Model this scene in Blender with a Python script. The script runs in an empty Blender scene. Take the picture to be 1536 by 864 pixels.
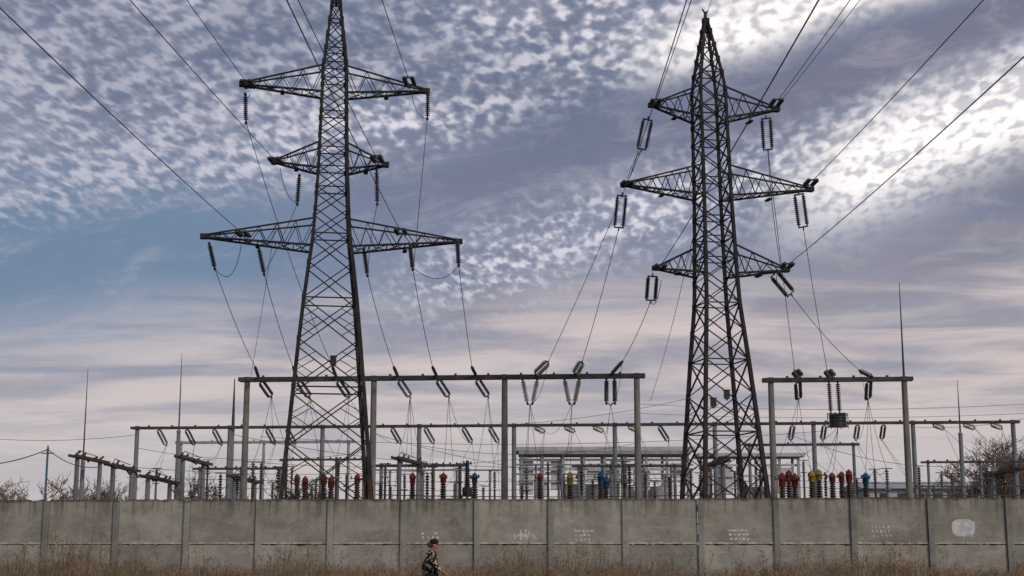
import bpy, bmesh, math, random
from mathutils import Vector, Matrix, noise as mn
random.seed(11)
R=math.radians
F=1536*50/36; TH=math.atan(385/F); CZ=1.6
C=bpy.context.scene.collection
def at(px,py,Y):
    u=(px-768)/F; v=(432-py)/F
    dx,dy,dz=u, math.cos(TH)-v*math.sin(TH), math.sin(TH)+v*math.cos(TH)
    t=Y/dy
    return Vector((dx*t,Y,CZ+dz*t))
M=-0.085
def ra(px,py,Y0):
    k=at(px,py,1).x
    return at(px,py,Y0/(1-M*k))
ORD=['first','second','third','fourth','fifth','sixth','seventh','eighth','ninth','tenth','eleventh','twelfth','thirteenth','fourteenth','fifteenth','sixteenth','seventeenth','eighteenth','nineteenth','twentieth']
# ------------------------------------------------------------ mesh builder
class MB:
    def __init__(s): s.v=[]; s.f=[]
    def frame(s,d):
        d=d.normalized()
        up=Vector((0,0,1)) if abs(d.z)<.95 else Vector((1,0,0))
        a=d.cross(up).normalized(); b=a.cross(d).normalized()
        return a,b
    def tube(s,a,b,r0,r1=None,n=6,cap=True):
        a=Vector(a);b=Vector(b)
        if r1 is None: r1=r0
        u,w=s.frame(b-a); i=len(s.v)
        for c,r in((a,r0),(b,r1)):
            for k in range(n):
                t=2*math.pi*k/n; s.v.append(c+u*math.cos(t)*r+w*math.sin(t)*r)
        for k in range(n):
            k2=(k+1)%n; s.f.append((i+k,i+k2,i+n+k2,i+n+k))
        if cap: s.f.append(tuple(i+k for k in range(n))[::-1]); s.f.append(tuple(i+n+k for k in range(n)))
    def path(s,pts,r,n=5):
        pts=[Vector(p) for p in pts]; i=len(s.v); m=len(pts)
        u=None
        for j,p in enumerate(pts):
            d=(pts[min(j+1,m-1)]-pts[max(j-1,0)])
            if u is None: u,w=s.frame(d)
            else:
                dn=d.normalized(); u=(u-dn*u.dot(dn)).normalized(); w=u.cross(dn)
            rr=r[j] if isinstance(r,(list,tuple)) else r
            for k in range(n):
                t=2*math.pi*k/n; s.v.append(p+u*math.cos(t)*rr+w*math.sin(t)*rr)
        for j in range(m-1):
            for k in range(n):
                k2=(k+1)%n; s.f.append((i+j*n+k,i+j*n+k2,i+(j+1)*n+k2,i+(j+1)*n+k))
        s.f.append(tuple(i+k for k in range(n))[::-1]); s.f.append(tuple(i+(m-1)*n+k for k in range(n)))
    def lathe(s,a,b,prof,n=10):
        a=Vector(a);b=Vector(b); d=b-a
        u,w=s.frame(d); i=len(s.v)
        for t,r in prof:
            for k in range(n):
                th=2*math.pi*k/n; s.v.append(a+d*t+u*math.cos(th)*r+w*math.sin(th)*r)
        for j in range(len(prof)-1):
            for k in range(n):
                k2=(k+1)%n; s.f.append((i+j*n+k,i+j*n+k2,i+(j+1)*n+k2,i+(j+1)*n+k))
        m=len(prof)
        s.f.append(tuple(i+k for k in range(n))[::-1]); s.f.append(tuple(i+(m-1)*n+k for k in range(n)))
    def beam(s,a,b,w,h=None):
        a=Vector(a);b=Vector(b); h=h or w
        u,q=s.frame(b-a); i=len(s.v)
        for c in(a,b):
            for x,y in((-1,-1),(1,-1),(1,1),(-1,1)): s.v.append(c+u*x*w/2+q*y*h/2)
        for f in((3,2,1,0),(4,5,6,7),(0,1,5,4),(1,2,6,5),(2,3,7,6),(3,0,4,7)): s.f.append(tuple(i+k for k in f))
    def angle(s,a,b,w,t=.014,flip=1):
        a=Vector(a);b=Vector(b); u,q=s.frame(b-a)
        o=[(0,0),(w,0),(w,t),(t,t),(t,w),(0,w)]
        i=len(s.v)
        for c in(a,b):
            for x,y in o: s.v.append(c+u*(x-w*.4)*flip+q*(y-w*.4))
        for k in range(6):
            k2=(k+1)%6; s.f.append((i+k,i+k2,i+6+k2,i+6+k))
        s.f.append(tuple(i+k for k in range(6))[::-1]); s.f.append(tuple(i+6+k for k in range(6)))
    def box(s,x0,x1,y0,y1,z0,z1):
        i=len(s.v)
        for z in(z0,z1):
            for x,y in((x0,y0),(x1,y0),(x1,y1),(x0,y1)): s.v.append(Vector((x,y,z)))
        for f in((3,2,1,0),(4,5,6,7),(0,1,5,4),(1,2,6,5),(2,3,7,6),(3,0,4,7)): s.f.append(tuple(i+k for k in f))
    def tri(s,a,b,c):
        i=len(s.v); s.v+= [Vector(a),Vector(b),Vector(c)]; s.f.append((i,i+1,i+2))
    def build(s,name,mat,parent=None,origin=None,smooth=False):
        me=bpy.data.meshes.new(name)
        o0=Vector(origin) if origin is not None else Vector((0,0,0))
        me.from_pydata([v-o0 for v in s.v],[],s.f); me.update()
        if smooth:
            me.polygons.foreach_set('use_smooth',[True]*len(me.polygons))
        me.materials.append(mat)
        o=bpy.data.objects.new(name,me); C.objects.link(o)
        if parent is not None: o.parent=parent
        elif origin is not None: o.location=o0
        return o
def tag(o,label=None,cat=None,group=None,kind=None):
    if label: o['label']=label
    if cat: o['category']=cat
    if group: o['group']=group
    if kind: o['kind']=kind
    return o
def thing(name,label,cat,loc=(0,0,0),rz=0,group=None):
    o=bpy.data.objects.new(name,None); C.objects.link(o); o.location=loc; o.rotation_euler=(0,0,rz); o.empty_display_size=.3
    return tag(o,label,cat,group)
# ------------------------------------------------------------ materials
def mat(name,c1,c2=None,scale=3,rough=.8,metal=0,detail=6,bump=0,stretch=(1,1,1),lo=.35,hi=.65,c3=None,spec=.3):
    m=bpy.data.materials.new(name); m.use_nodes=True; nt=m.node_tree; N=nt.nodes; L=nt.links
    b=N['Principled BSDF']; b.inputs['Roughness'].default_value=rough; b.inputs['Metallic'].default_value=metal
    b.inputs['Specular IOR Level'].default_value=spec
    c2=c2 or tuple(x*.6 for x in c1)
    tc=N.new('ShaderNodeTexCoord'); mp=N.new('ShaderNodeMapping'); mp.inputs['Scale'].default_value=stretch
    L.new(tc.outputs['Object'],mp.inputs[0])
    nz=N.new('ShaderNodeTexNoise'); nz.inputs['Scale'].default_value=scale; nz.inputs['Detail'].default_value=detail; nz.inputs['Roughness'].default_value=.62
    L.new(mp.outputs[0],nz.inputs[0])
    cr=N.new('ShaderNodeValToRGB'); cr.color_ramp.elements[0].position=lo; cr.color_ramp.elements[1].position=hi
    cr.color_ramp.elements[0].color=(*c2,1); cr.color_ramp.elements[1].color=(*c1,1)
    if c3: e=cr.color_ramp.elements.new((lo+hi)/2); e.color=(*c3,1)
    L.new(nz.outputs[0],cr.inputs[0]); L.new(cr.outputs[0],b.inputs['Base Color'])
    if bump:
        bp=N.new('ShaderNodeBump'); bp.inputs['Strength'].default_value=bump; bp.inputs['Distance'].default_value=.02
        n2=N.new('ShaderNodeTexNoise'); n2.inputs['Scale'].default_value=scale*6; n2.inputs['Detail'].default_value=5
        L.new(tc.outputs['Object'],n2.inputs[0]); L.new(n2.outputs[0],bp.inputs['Height']); L.new(bp.outputs[0],b.inputs['Normal'])
    return m
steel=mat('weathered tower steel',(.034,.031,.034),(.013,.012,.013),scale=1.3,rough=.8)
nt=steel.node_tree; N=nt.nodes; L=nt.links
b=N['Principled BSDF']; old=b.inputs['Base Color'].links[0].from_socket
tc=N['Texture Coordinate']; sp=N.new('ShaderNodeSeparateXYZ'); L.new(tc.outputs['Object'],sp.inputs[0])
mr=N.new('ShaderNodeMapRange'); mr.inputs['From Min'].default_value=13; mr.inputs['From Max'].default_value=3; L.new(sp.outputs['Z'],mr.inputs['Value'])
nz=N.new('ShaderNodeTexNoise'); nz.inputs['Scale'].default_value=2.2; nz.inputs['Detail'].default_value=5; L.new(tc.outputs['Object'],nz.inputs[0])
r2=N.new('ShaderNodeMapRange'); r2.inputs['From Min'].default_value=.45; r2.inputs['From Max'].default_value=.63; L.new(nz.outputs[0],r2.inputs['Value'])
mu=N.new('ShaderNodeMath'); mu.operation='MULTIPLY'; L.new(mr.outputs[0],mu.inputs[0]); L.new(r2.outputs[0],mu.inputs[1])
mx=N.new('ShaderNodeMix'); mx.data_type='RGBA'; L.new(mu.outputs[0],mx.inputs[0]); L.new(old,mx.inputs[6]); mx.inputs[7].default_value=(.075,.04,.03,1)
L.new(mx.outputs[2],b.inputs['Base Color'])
wirem=mat('dull aluminium conductor',(.09,.09,.105),(.055,.055,.065),scale=.5,rough=.6)
thinw=mat('thin grey wire',(.10,.10,.12),(.06,.06,.07),scale=.5,rough=.6)
discdark=mat('dark glazed insulator',(.035,.037,.04),(.014,.014,.016),scale=8,rough=.35,spec=.5)
discgrey=mat('grey green insulator',(.15,.165,.145),(.05,.055,.05),scale=8,rough=.3,spec=.5)
discpale=mat('pale greenish glass insulator',(.58,.62,.53),(.30,.32,.27),scale=8,rough=.3,spec=.5)
discbrown=mat('brown porcelain insulator',(.09,.05,.035),(.03,.018,.015),scale=8,rough=.3,spec=.5)
fitting=mat('galvanised fitting',(.09,.09,.095),(.04,.04,.04),scale=10,rough=.6)
postm=mat('weathered concrete post',(.28,.265,.235),(.12,.115,.105),scale=2.2,rough=.9,bump=.5,stretch=(1,1,.3),lo=.3,hi=.7)
postfar=mat('grey painted gantry post',(.25,.26,.27),(.15,.15,.16),scale=2,rough=.85,stretch=(1,1,.3),lo=.3,hi=.7)
beamm=mat('dark gantry steel',(.085,.085,.085),(.04,.037,.035),scale=2,rough=.8)
galv=mat('light galvanised steel',(.38,.39,.41),(.26,.26,.27),scale=2,rough=.6)
rustm=mat('rusty brown steel',(.13,.085,.06),(.045,.03,.025),scale=3,rough=.85)
redm=mat('faded red enamel',(.26,.04,.03),(.05,.016,.014),scale=4,rough=.7,spec=.15)
yelm=mat('faded yellow enamel',(.40,.28,.05),(.12,.08,.025),scale=4,rough=.7,spec=.15)
blum=mat('faded blue enamel',(.025,.09,.19),(.012,.03,.06),scale=4,rough=.7,spec=.15)
porc=mat('dark ribbed porcelain',(.055,.035,.03),(.02,.014,.013),scale=7,rough=.3,spec=.5)
roofm=mat('grey roof edge',(.54,.55,.56),(.38,.38,.39),scale=.8,rough=.9)
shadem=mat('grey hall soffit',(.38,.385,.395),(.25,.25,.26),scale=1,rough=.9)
glassd=mat('dark shed window',(.07,.075,.085),(.04,.04,.05),scale=1,rough=.4)
whitewall=mat('pale hall wall panel',(.66,.66,.65),(.48,.48,.48),scale=.8,rough=.9)
barkm=mat('bare winter bark',(.12,.09,.07),(.06,.045,.035),scale=3,rough=.95)
twigm=mat('tan bare twigs',(.28,.20,.155),(.15,.105,.085),scale=1,rough=.95)
def wallmat(name,base,dark,streak=.8,top=3.4):
    m=bpy.data.materials.new(name); m.use_nodes=True; nt=m.node_tree; N=nt.nodes; L=nt.links
    b=N['Principled BSDF']; b.inputs['Roughness'].default_value=.93; b.inputs['Specular IOR Level'].default_value=.2
    tc=N.new('ShaderNodeTexCoord'); oi=N.new('ShaderNodeObjectInfo')
    def nzz(sc,scale,d=6,rg=.6):
        mp=N.new('ShaderNodeMapping'); mp.inputs['Scale'].default_value=sc; L.new(tc.outputs['Object'],mp.inputs[0])
        n=N.new('ShaderNodeTexNoise'); n.inputs['Scale'].default_value=scale; n.inputs['Detail'].default_value=d; n.inputs['Roughness'].default_value=rg
        L.new(mp.outputs[0],n.inputs[0]); return n.outputs[0]
    def rng(s,a,bb,c=0,d=1,sm=True):
        r=N.new('ShaderNodeMapRange'); r.interpolation_type='SMOOTHSTEP' if sm else 'LINEAR'
        if a>bb: a,bb,c,d=bb,a,d,c
        r.inputs['From Min'].default_value=a; r.inputs['From Max'].default_value=bb; r.inputs['To Min'].default_value=c; r.inputs['To Max'].default_value=d
        L.new(s,r.inputs['Value']); return r.outputs[0]
    def mth(op,a,bb):
        x=N.new('ShaderNodeMath'); x.operation=op
        for i,k in enumerate((a,bb)):
            if isinstance(k,(int,float)): x.inputs[i].default_value=k
            else: L.new(k,x.inputs[i])
        return x.outputs[0]
    def mixc(f,a,bb,mode='MIX'):
        x=N.new('ShaderNodeMix'); x.data_type='RGBA'; x.blend_type=mode
        if isinstance(f,(int,float)): x.inputs[0].default_value=f
        else: L.new(f,x.inputs[0])
        for i,k in((6,a),(7,bb)):
            if isinstance(k,tuple): x.inputs[i].default_value=(*k,1)
            else: L.new(k,x.inputs[i])
        return x.outputs[2]
    sp=N.new('ShaderNodeSeparateXYZ'); L.new(tc.outputs['Object'],sp.inputs[0]); z=sp.outputs['Z']
    blot=rng(nzz((1,1,1),.7,8,.7),.38,.62)
    c=mixc(blot,(base[0]*.70,base[1]*.70,base[2]*.70),base)
    c=mixc(mth('MULTIPLY',rng(nzz((.3,1,1.4),3.0,6,.7),.5,.68),.45),c,(base[0]*1.25,base[1]*1.22,base[2]*1.12))
    c=mixc(mth('MULTIPLY',rng(nzz((1,1,.8),2.3,7,.75),.55,.68),.42),c,dark)
    st=rng(nzz((3.2,1,.13),1.6,5,.7),.43,.65)
    tg=rng(z,top-1.0,top-.02)
    c=mixc(mth('MULTIPLY',mth('MULTIPLY',st,tg),streak),c,dark)
    edge=mth('MULTIPLY',rng(mth('ADD',z,mth('MULTIPLY',nzz((1,1,1),2.5,5,.7),.35)),top-.12+.15,top+.17),.85)
    c=mixc(edge,c,(dark[0]*.7,dark[1]*.7,dark[2]*.5))
    ft=mth('MULTIPLY',rng(mth('ADD',z,mth('MULTIPLY',nzz((1,1,1),1.5,5,.7),.8)),1.4,.7),.5)
    c=mixc(ft,c,(.14,.115,.085))
    crack=rng(nzz((1,1,.6),14,3,.8),.66,.73)
    c=mixc(mth('MULTIPLY',crack,.5),c,dark)
    hv=N.new('ShaderNodeHueSaturation'); L.new(c,hv.inputs['Color']); L.new(rng(oi.outputs['Random'],0,1,.83,1.15,False),hv.inputs['Value'])
    L.new(hv.outputs[0],b.inputs['Base Color'])
    bp=N.new('ShaderNodeBump'); bp.inputs['Strength'].default_value=.7; bp.inputs['Distance'].default_value=.025
    L.new(nzz((1,1,1),7,8,.7),bp.inputs['Height']); L.new(bp.outputs[0],b.inputs['Normal'])
    return m
wallm=wallmat('stained concrete wall panel',(.40,.375,.32),(.12,.105,.08),.75)
wpostm=wallmat('concrete wall post',(.33,.32,.29),(.12,.105,.085),.6)
mortm=mat('ragged mortar joint',(.56,.53,.47),(.30,.28,.24),scale=4,rough=.95,lo=.4,hi=.6)
darkj=mat('open dark joint',(.05,.045,.04),(.03,.027,.025),scale=4,rough=.95)
paintm=mat('faded white paint mark',(.74,.74,.73),(.50,.49,.47),scale=5,rough=.9,lo=.38,hi=.62)
weedm=mat('dry straw brown weeds',(.46,.34,.20),(.08,.053,.035),scale=2.0,rough=.95,lo=.36,hi=.66,c3=(.22,.15,.093))
groundm=mat('dry winter soil and grass',(.15,.12,.08),(.07,.055,.04),scale=.6,rough=.95,bump=.6)
# ------------------------------------------------------------ ground
g=MB(); n=24; S=3000
for j in range(n+1):
    for i in range(n+1): g.v.append(Vector((-S+2*S*i/n,-400+ (S*2)*j/n,0)))
for j in range(n):
    for i in range(n): a=j*(n+1)+i; g.f.append((a,a+1,a+n+2,a+n+1))
tag(g.build('ground',groundm),'bare soil with dry winter grass under the whole site','ground',kind='structure')
# ------------------------------------------------------------ wall
W0=57.2; A=ra(72,750,W0); B=ra(1510,750,W0)
A.z=0;B.z=0; dv=(B-A); step=dv.length/13; d=dv.normalized()
ang=math.atan2(d.y,d.x)
wr=thing('concrete_wall','long stained grey concrete panel wall with upright posts in front of the substation','wall',A,ang)
def wx(px):
    p=ra(px,800,W0); return (Vector((p.x,p.y,0))-A).dot(d)
TOP=ra(768,748,W0).z
JZ=ra(768,815,W0).z
for k in range(-4,18):
    x0=k*step
    pm=MB(); hh=TOP-.03+random.uniform(-.02,.04); xx=x0+random.uniform(-.02,.02)
    pm.box(xx-.115,xx+.115,-.15,.15,-.1,hh)
    po=pm.build('post',wpostm,wr); bv=po.modifiers.new('b','BEVEL'); bv.width=.015; bv.segments=2
    if k==17: break
    for (za,zb,nm) in((JZ+.02,TOP+random.uniform(-.02,.025),'upper_panel'),(-.1,JZ-.05,'lower_panel')):
        q=MB(); nx=16; y0=-.06
        xs=[x0+.12+(step-.24)*i/nx for i in range(nx+1)]
        tops=[zb+random.uniform(-.016,.004)-(random.random()<.08)*.045 for _ in xs]
        i0=len(q.v)
        for x,t in zip(xs,tops):
            q.v+= [Vector((x,y0,za)),Vector((x,y0,t)),Vector((x,.08,t)),Vector((x,.08,za))]
        for i in range(nx):
            a=i0+i*4
            for (m1,m2) in((0,1),(1,2),(2,3),(3,0)): q.f.append((a+m1,a+m1+4,a+m2+4,a+m2))
        q.f.append((i0,i0+1,i0+2,i0+3)); e=i0+nx*4; q.f.append((e+3,e+2,e+1,e))
        q.build(nm,wallm,wr)
    q=MB(); q.box(x0+.13,x0+step-.13,-.01,.06,JZ-.07,JZ+.04); q.build('open_joint',darkj,wr)
    q=MB(); nx=60; pts=[]
    for i in range(nx+1):
        x=x0+.13+(step-.26)*i/nx; nn=mn.noise(Vector((x*3,k,0)))*.5+.5; n2=mn.noise(Vector((x*9,k,5)))*.5+.5
        h=.05*max(0,nn-.2)*1.6; l=.012+.13*max(0,n2-.5)
        pts.append((x,JZ+.012+h,JZ-.008-l))
    for x,a,b_ in pts:
        q.v+= [Vector((x,-.071,a)),Vector((x,-.082,b_))]
    for i in range(nx): q.f.append((2*i,2*i+1,2*i+3,2*i+2))
    q.build('mortar_joint',mortm,wr)
def blob(q,cx,cz,w,h,y=-.066,n=12,seed=0,jag=.3):
    i=len(q.v)
    for k in range(n):
        t=2*math.pi*k/n; rr=1+jag*(mn.noise(Vector((math.cos(t)*1.3+seed*7.1,math.sin(t)*1.3,seed)))*1.6)
        c_,s_=math.cos(t),math.sin(t)
        e=.55
        q.v.append(Vector((cx+math.copysign(abs(c_)**e,c_)*w/2*rr,y,cz+math.copysign(abs(s_)**e,s_)*h/2*rr)))
    q.f.append(tuple(range(i,i+n)))
def wz(px,py): return ra(px,py,W0).z
def rows(pc,py,nr,nc,dw,dh,lab,sw=.5,skip=.15,sd=1):
    q=MB(); cx=wx(pc); cz=wz(pc,py)
    rnd=random.Random(sd)
    for r in range(nr):
        for c_ in range(nc):
            if rnd.random()<skip: continue
            blob(q,cx+(c_-(nc-1)/2)*dw+rnd.uniform(-.02,.02)+r*.03,cz+((nr-1)/2-r)*dh+rnd.uniform(-.01,.01),dw*sw*rnd.uniform(.7,1.2),dh*.55*rnd.uniform(.6,1.2),seed=sd+r*9+c_,jag=.6)
    o=q.build('paint_mark',paintm,wr); o['label']=lab
rows(645,803,2,4,.19,.16,'two short rows of faded white dabs',.6,.2,3)
rows(876,803,3,5,.17,.17,'three rows of slanting white dashes',.75,.12,5)
rows(1107,802,3,5,.165,.17,'three neat rows of white dashes',.8,.05,8)
rows(1320,797,3,5,.155,.17,'faint rows of white squares',.4,.1,13)
q=MB(); cx=wx(788); cz=wz(788,803); rnd=random.Random(4)
for k in range(9):
    x=cx-.42+k*.1; pts=[(x+rnd.uniform(-.05,.05),-.068,cz+rnd.uniform(.02,.26)),(x+rnd.uniform(-.02,.08),-.068,cz+rnd.uniform(-.03,.05)),(x+rnd.uniform(0,.12),-.068,cz-rnd.uniform(.05,.25))]
    for a,b_ in zip(pts,pts[1:]):
        a=Vector(a);b_=Vector(b_); w=rnd.uniform(.018,.038); i=len(q.v)
        q.v+= [a+Vector((-w,0,0)),a+Vector((w,0,0)),b_+Vector((w,0,0)),b_+Vector((-w,0,0))]; q.f.append((i,i+1,i+2,i+3))
blob(q,cx,cz+.02,.6,.12,y=-.0665,seed=2,jag=.5)
o=q.build('paint_mark',paintm,wr); o['label']='jagged white painted scribble'
q=MB(); blob(q,wx(1445),wz(1445,792),.88,.64,n=26,seed=4,jag=.07)
for k in range(5):
    x=wx(1445)-.3+k*.15; q.tri((x-.03,-.066,wz(1445,792)-.28),(x,-.066,wz(1445,792)-.36-.04*(k%3)),(x+.03,-.066,wz(1445,792)-.28))
o=q.build('paint_mark',paintm,wr); o['label']='large square patch of white paint'
# ------------------------------------------------------------ weeds
q=MB(); rnd=random.Random(5); nrm=Vector((d.y,-d.x,0))
def stalk(base,h,lean,w):
    top=base+Vector((lean[0],lean[1],h)); mid=base+Vector((lean[0]*.35,lean[1]*.35,h*.55))
    sx=Vector((w,0,0)) if rnd.random()<.7 else Vector((0,w,0))
    i=len(q.v); q.v+= [base-sx,base+sx,mid+sx*.7,mid-sx*.7,top+sx*.25,top-sx*.25]
    q.f.append((i,i+1,i+2,i+3)); q.f.append((i+3,i+2,i+4,i+5)); return mid,top
for k in range(13000):
    s=rnd.uniform(-13,54); o_=rnd.uniform(.25,6)
    p=A+d*s+nrm*o_; dens=mn.noise(Vector((s*.17,o_*.05,3)))*.5+.5; fine=mn.noise(Vector((s*.7,o_*.25,9)))*.5+.5
    if rnd.random()>.25+1.3*fine: continue
    edge=min(1,abs(s-22)/22)
    h=.25+1.15*max(0,dens-.22)*(.7+.6*edge)+1.9*max(0,fine-.43)*rnd.random()+rnd.uniform(-.2,.15)
    big=rnd.random()<.02+.06*(dens>.55)+.04*(fine>.58)
    if big: h+=rnd.uniform(.2,.95)
    if h<.35: continue
    ln=(rnd.gauss(0,.14)*h,rnd.gauss(0,.1)*h); w=rnd.uniform(.005,.012)
    mid,top=stalk(p,h,ln,w)
    for b_ in range(rnd.randint(1,4) if not big else 8):
        t=rnd.uniform(.25,1); s0=mid.lerp(top,t); e=s0+Vector((rnd.gauss(0,.1),rnd.gauss(0,.1),rnd.uniform(.05,.2)))
        q.tri(s0-Vector((.007,0,0)),s0+Vector((.007,0,0)),e)
        if rnd.random()<(.55 if big else .3):
            z_=rnd.uniform(.014,.034)
            q.tri(e+Vector((-z_,0,-z_)),e+Vector((z_,0,-z_*.6)),e+Vector((0,0,z_)))
tag(q.build('dry_weeds',weedm),'thick band of tall dry brown weeds along the foot of the concrete wall','weeds',kind='stuff')
# ------------------------------------------------------------ towers
def tower(name,label,Y,basepx,levels,arms,rot,lean,legw,sub):
    f=1.0/(math.cos(abs(rot))+math.sin(abs(rot)))
    base=at(basepx[0],basepx[1],Y); base.z=0
    root=thing(name,label,'power pylon',base); root.rotation_euler=(0,lean,rot)
    lv=[]
    for py,w in levels:
        z=at(basepx[0],py,Y).z; px_m=(at(basepx[0]+50,py,Y)-at(basepx[0]-50,py,Y)).length/100
        lv.append((z,w*px_m*f))
    lv.sort()
    z0,w0=lv[0]; z1,w1=lv[1]
    lv=[(0,w0+(w0-w1)/(z1-z0)*z0)]+lv
    def W(z):
        for (a,wa),(b_,wb) in zip(lv,lv[1:]):
            if z<=b_: return wa+(wb-wa)*(z-a)/(b_-a)
        return lv[-1][1]
    def cn(z,i):
        h=W(z)/2; return Vector(((-h,h,h,-h)[i],(-h,-h,h,h)[i],z))
    ztop=lv[-1][0]
    zs=[0]; 
    while zs[-1]<ztop-.25:
        w=W(zs[-1]); zs.append(min(ztop,zs[-1]+max(.8,w*sub)))
    for i in range(4):
        q=MB()
        for a,b_ in zip(zs,zs[1:]):
            lw=legw*(1-.45*a/ztop); q.angle(cn(a,i),cn(b_,i),lw,.04)
            q.beam(cn(a,i),cn(b_,i),lw*.6)
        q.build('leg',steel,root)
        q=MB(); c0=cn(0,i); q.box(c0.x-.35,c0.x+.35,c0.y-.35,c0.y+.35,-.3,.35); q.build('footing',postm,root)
    for i in range(4):
        q=MB(); j=(i+1)%4
        for k,(a,b_) in enumerate(zip(zs,zs[1:])):
            w=W(a); bw=.055+.04*min(1,w/4)
            q.beam(cn(a,i),cn(b_,j),bw,bw*.6); q.beam(cn(a,j),cn(b_,i),bw,bw*.6)
            if k%2==0 or w<1.7 and k%3==0: q.beam(cn(b_,i),cn(b_,j),bw,bw*.7)
            if w>2.6:
                x=(cn(a,i)+cn(b_,j)+cn(a,j)+cn(b_,i))/4; zm=(a+b_)/2
                for s_ in(i,j):
                    q.beam(cn(zm,s_),cn(a,s_).lerp(x,.55),bw*.55,bw*.4)
                    q.beam(cn(zm,s_),cn(b_,s_).lerp(x,.55),bw*.55,bw*.4)
        for z_ in zs[1:]:
            c_=cn(z_,i); q.box(c_.x-.09,c_.x+.09,c_.y-.09,c_.y+.09,z_-.12,z_+.12)
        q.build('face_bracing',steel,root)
    for ar in arms:
        for side,tip in((-1,ar['l']),(1,ar['r'])):
            zb=at(basepx[0],ar['b'],Y).z; zt=at(basepx[0],ar['t'],Y).z
            tp=at(tip[0],tip[1],Y)
            Lx=abs((tp-base).x)/math.cos(rot)
            Lx-= side*math.tan(lean)*tp.z
            zt_=tp.z; yb=W(zb)/2; q=MB(); n=ar['n']; bw=.09
            def bot(t,s_): return Vector((side*(yb+(Lx-yb)*t),s_*(yb+(.10-yb)*t),zb+(zt_-zb)*t))
            yt=W(zt)/2
            def top(t,s_): return Vector((side*(yt+(Lx-yt)*t),s_*(yt+(.10-yt)*t),zt+(zt_+.1-zt)*t))
            for s_ in(-1,1):
                q.beam(bot(0,s_),bot(1,s_),bw+.03,bw); q.beam(top(0,s_),top(1,s_),bw,bw*.8)
                for k in range(n):
                    a=k/n; b_=(k+1)/n
                    q.beam(top(a,s_),bot((a+b_)/2,s_),.05,.035); q.beam(bot((a+b_)/2,s_),top(b_,s_),.05,.035)
                    q.beam(bot(a,s_),bot(b_,-s_),.04,.03)
            for k in range(n): q.beam(bot(k/n,-1),bot(k/n,1),.05,.04)
            q.box(side*Lx-.18,side*Lx+.18,-.18,.18,zt_-.08,zt_+.16)
            q.box(side*(yb+.5*(Lx-yb))-.1,side*(yb+.5*(Lx-yb))+.1,-.3,.3,zb-.02,zb+.06)
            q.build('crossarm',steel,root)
    q=MB(); q.beam((0,0,ztop-.3),(0,0,ztop+.5),.12); q.beam((0,0,ztop+.35),(-.16,0,ztop+.65),.06); q.beam((0,0,ztop+.35),(.18,0,ztop+.6),.06)
    q.build('peak_fitting',steel,root)
Y1=70;Y2=72
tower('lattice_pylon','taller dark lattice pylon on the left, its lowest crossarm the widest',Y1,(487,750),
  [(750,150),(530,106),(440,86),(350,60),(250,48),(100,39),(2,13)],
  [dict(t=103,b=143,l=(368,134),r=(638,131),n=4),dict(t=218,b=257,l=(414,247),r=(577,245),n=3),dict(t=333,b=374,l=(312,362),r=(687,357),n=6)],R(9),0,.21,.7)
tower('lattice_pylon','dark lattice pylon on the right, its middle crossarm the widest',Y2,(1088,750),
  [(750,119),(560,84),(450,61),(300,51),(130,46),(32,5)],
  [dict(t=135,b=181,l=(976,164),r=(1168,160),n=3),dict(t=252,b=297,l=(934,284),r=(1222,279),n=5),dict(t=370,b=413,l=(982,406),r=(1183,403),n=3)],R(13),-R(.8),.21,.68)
for nm,px,py,Y,lb in(('junction_box',500,541,Y1-1.6,'small dark box fixed at the waist of the left pylon'),('junction_box',1090,592,Y2-1.6,'small dark box on the front face of the right pylon'),('junction_box',1070,604,Y2-1.6,'lower left of the two small boxes on the right pylon')):
    p=at(px,py,Y); q=MB(); q.box(p.x-.14,p.x+.14,p.y-.12,p.y+.12,p.z-.2,p.z+.2); q.box(p.x-.17,p.x+.17,p.y-.15,p.y+.15,p.z+.2,p.z+.24); q.box(p.x-.04,p.x+.04,p.y-.15,p.y+.12,p.z-.28,p.z-.2)
    tag(q.build(nm,discdark,origin=p),lb,'box')
# ------------------------------------------------------------ insulators and wires
def discs(q,a,b,n,r):
    prof=[(0,.03)]
    for k in range(n):
        t=.06+.88*k/n; w=.88/n
        prof+= [(t,.05),(t+w*.15,.07),(t+w*.35,r),(t+w*.72,r*.94),(t+w*.8,.05)]
    prof+= [(.95,.04),(1,.02)]
    q.lathe(a,b,prof,9)
def insul(a,b,label,group,m=discdark,double=False,n=8,r=.13,sp=.26,name='insulator_string'):
    a=Vector(a);b=Vector(b); root=thing(name,label,'insulator',a,0,group)
    if not double:
        q=MB(); discs(q,a,b,n,r); q.build('disc_stack',m,root,a,True)
        q=MB(); dd=(b-a).normalized(); q.lathe(a-dd*.12,a+dd*.08,[(0,.03),(.3,.08),(.7,.08),(1,.04)],6); q.build('top_clamp',fitting,root,a)
        q=MB(); q.lathe(b-dd*.05,b+dd*.14,[(0,.04),(.3,.08),(.7,.08),(1,.03)],6); q.build('end_clamp',fitting,root,a)
    else:
        dd=(b-a).normalized(); s_=dd.cross(Vector((0,1,0)))
        if s_.length<.3: s_=dd.cross(Vector((0,0,1)))
        s_=s_.normalized()*sp; k=dd*.06
        for sg in(-1,1):
            q=MB(); discs(q,a+s_*sg+k,b+s_*sg-k,n,r); q.build('disc_stack',m,root,a,True)
        for c_,e in((a,k),(b,-k)):
            q=MB(); q.beam(c_+e-s_*1.2,c_+e+s_*1.2,.08,.07); q.beam(c_-e*2,c_+e,.06); q.build('yoke_plate',fitting,root,a)
    return root
def sagp(a,b,sag,n=14):
    a=Vector(a);b=Vector(b); return [a.lerp(b,i/n)-Vector((0,0,4*sag*(i/n)*(1-i/n))) for i in range(n+1)]
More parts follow.
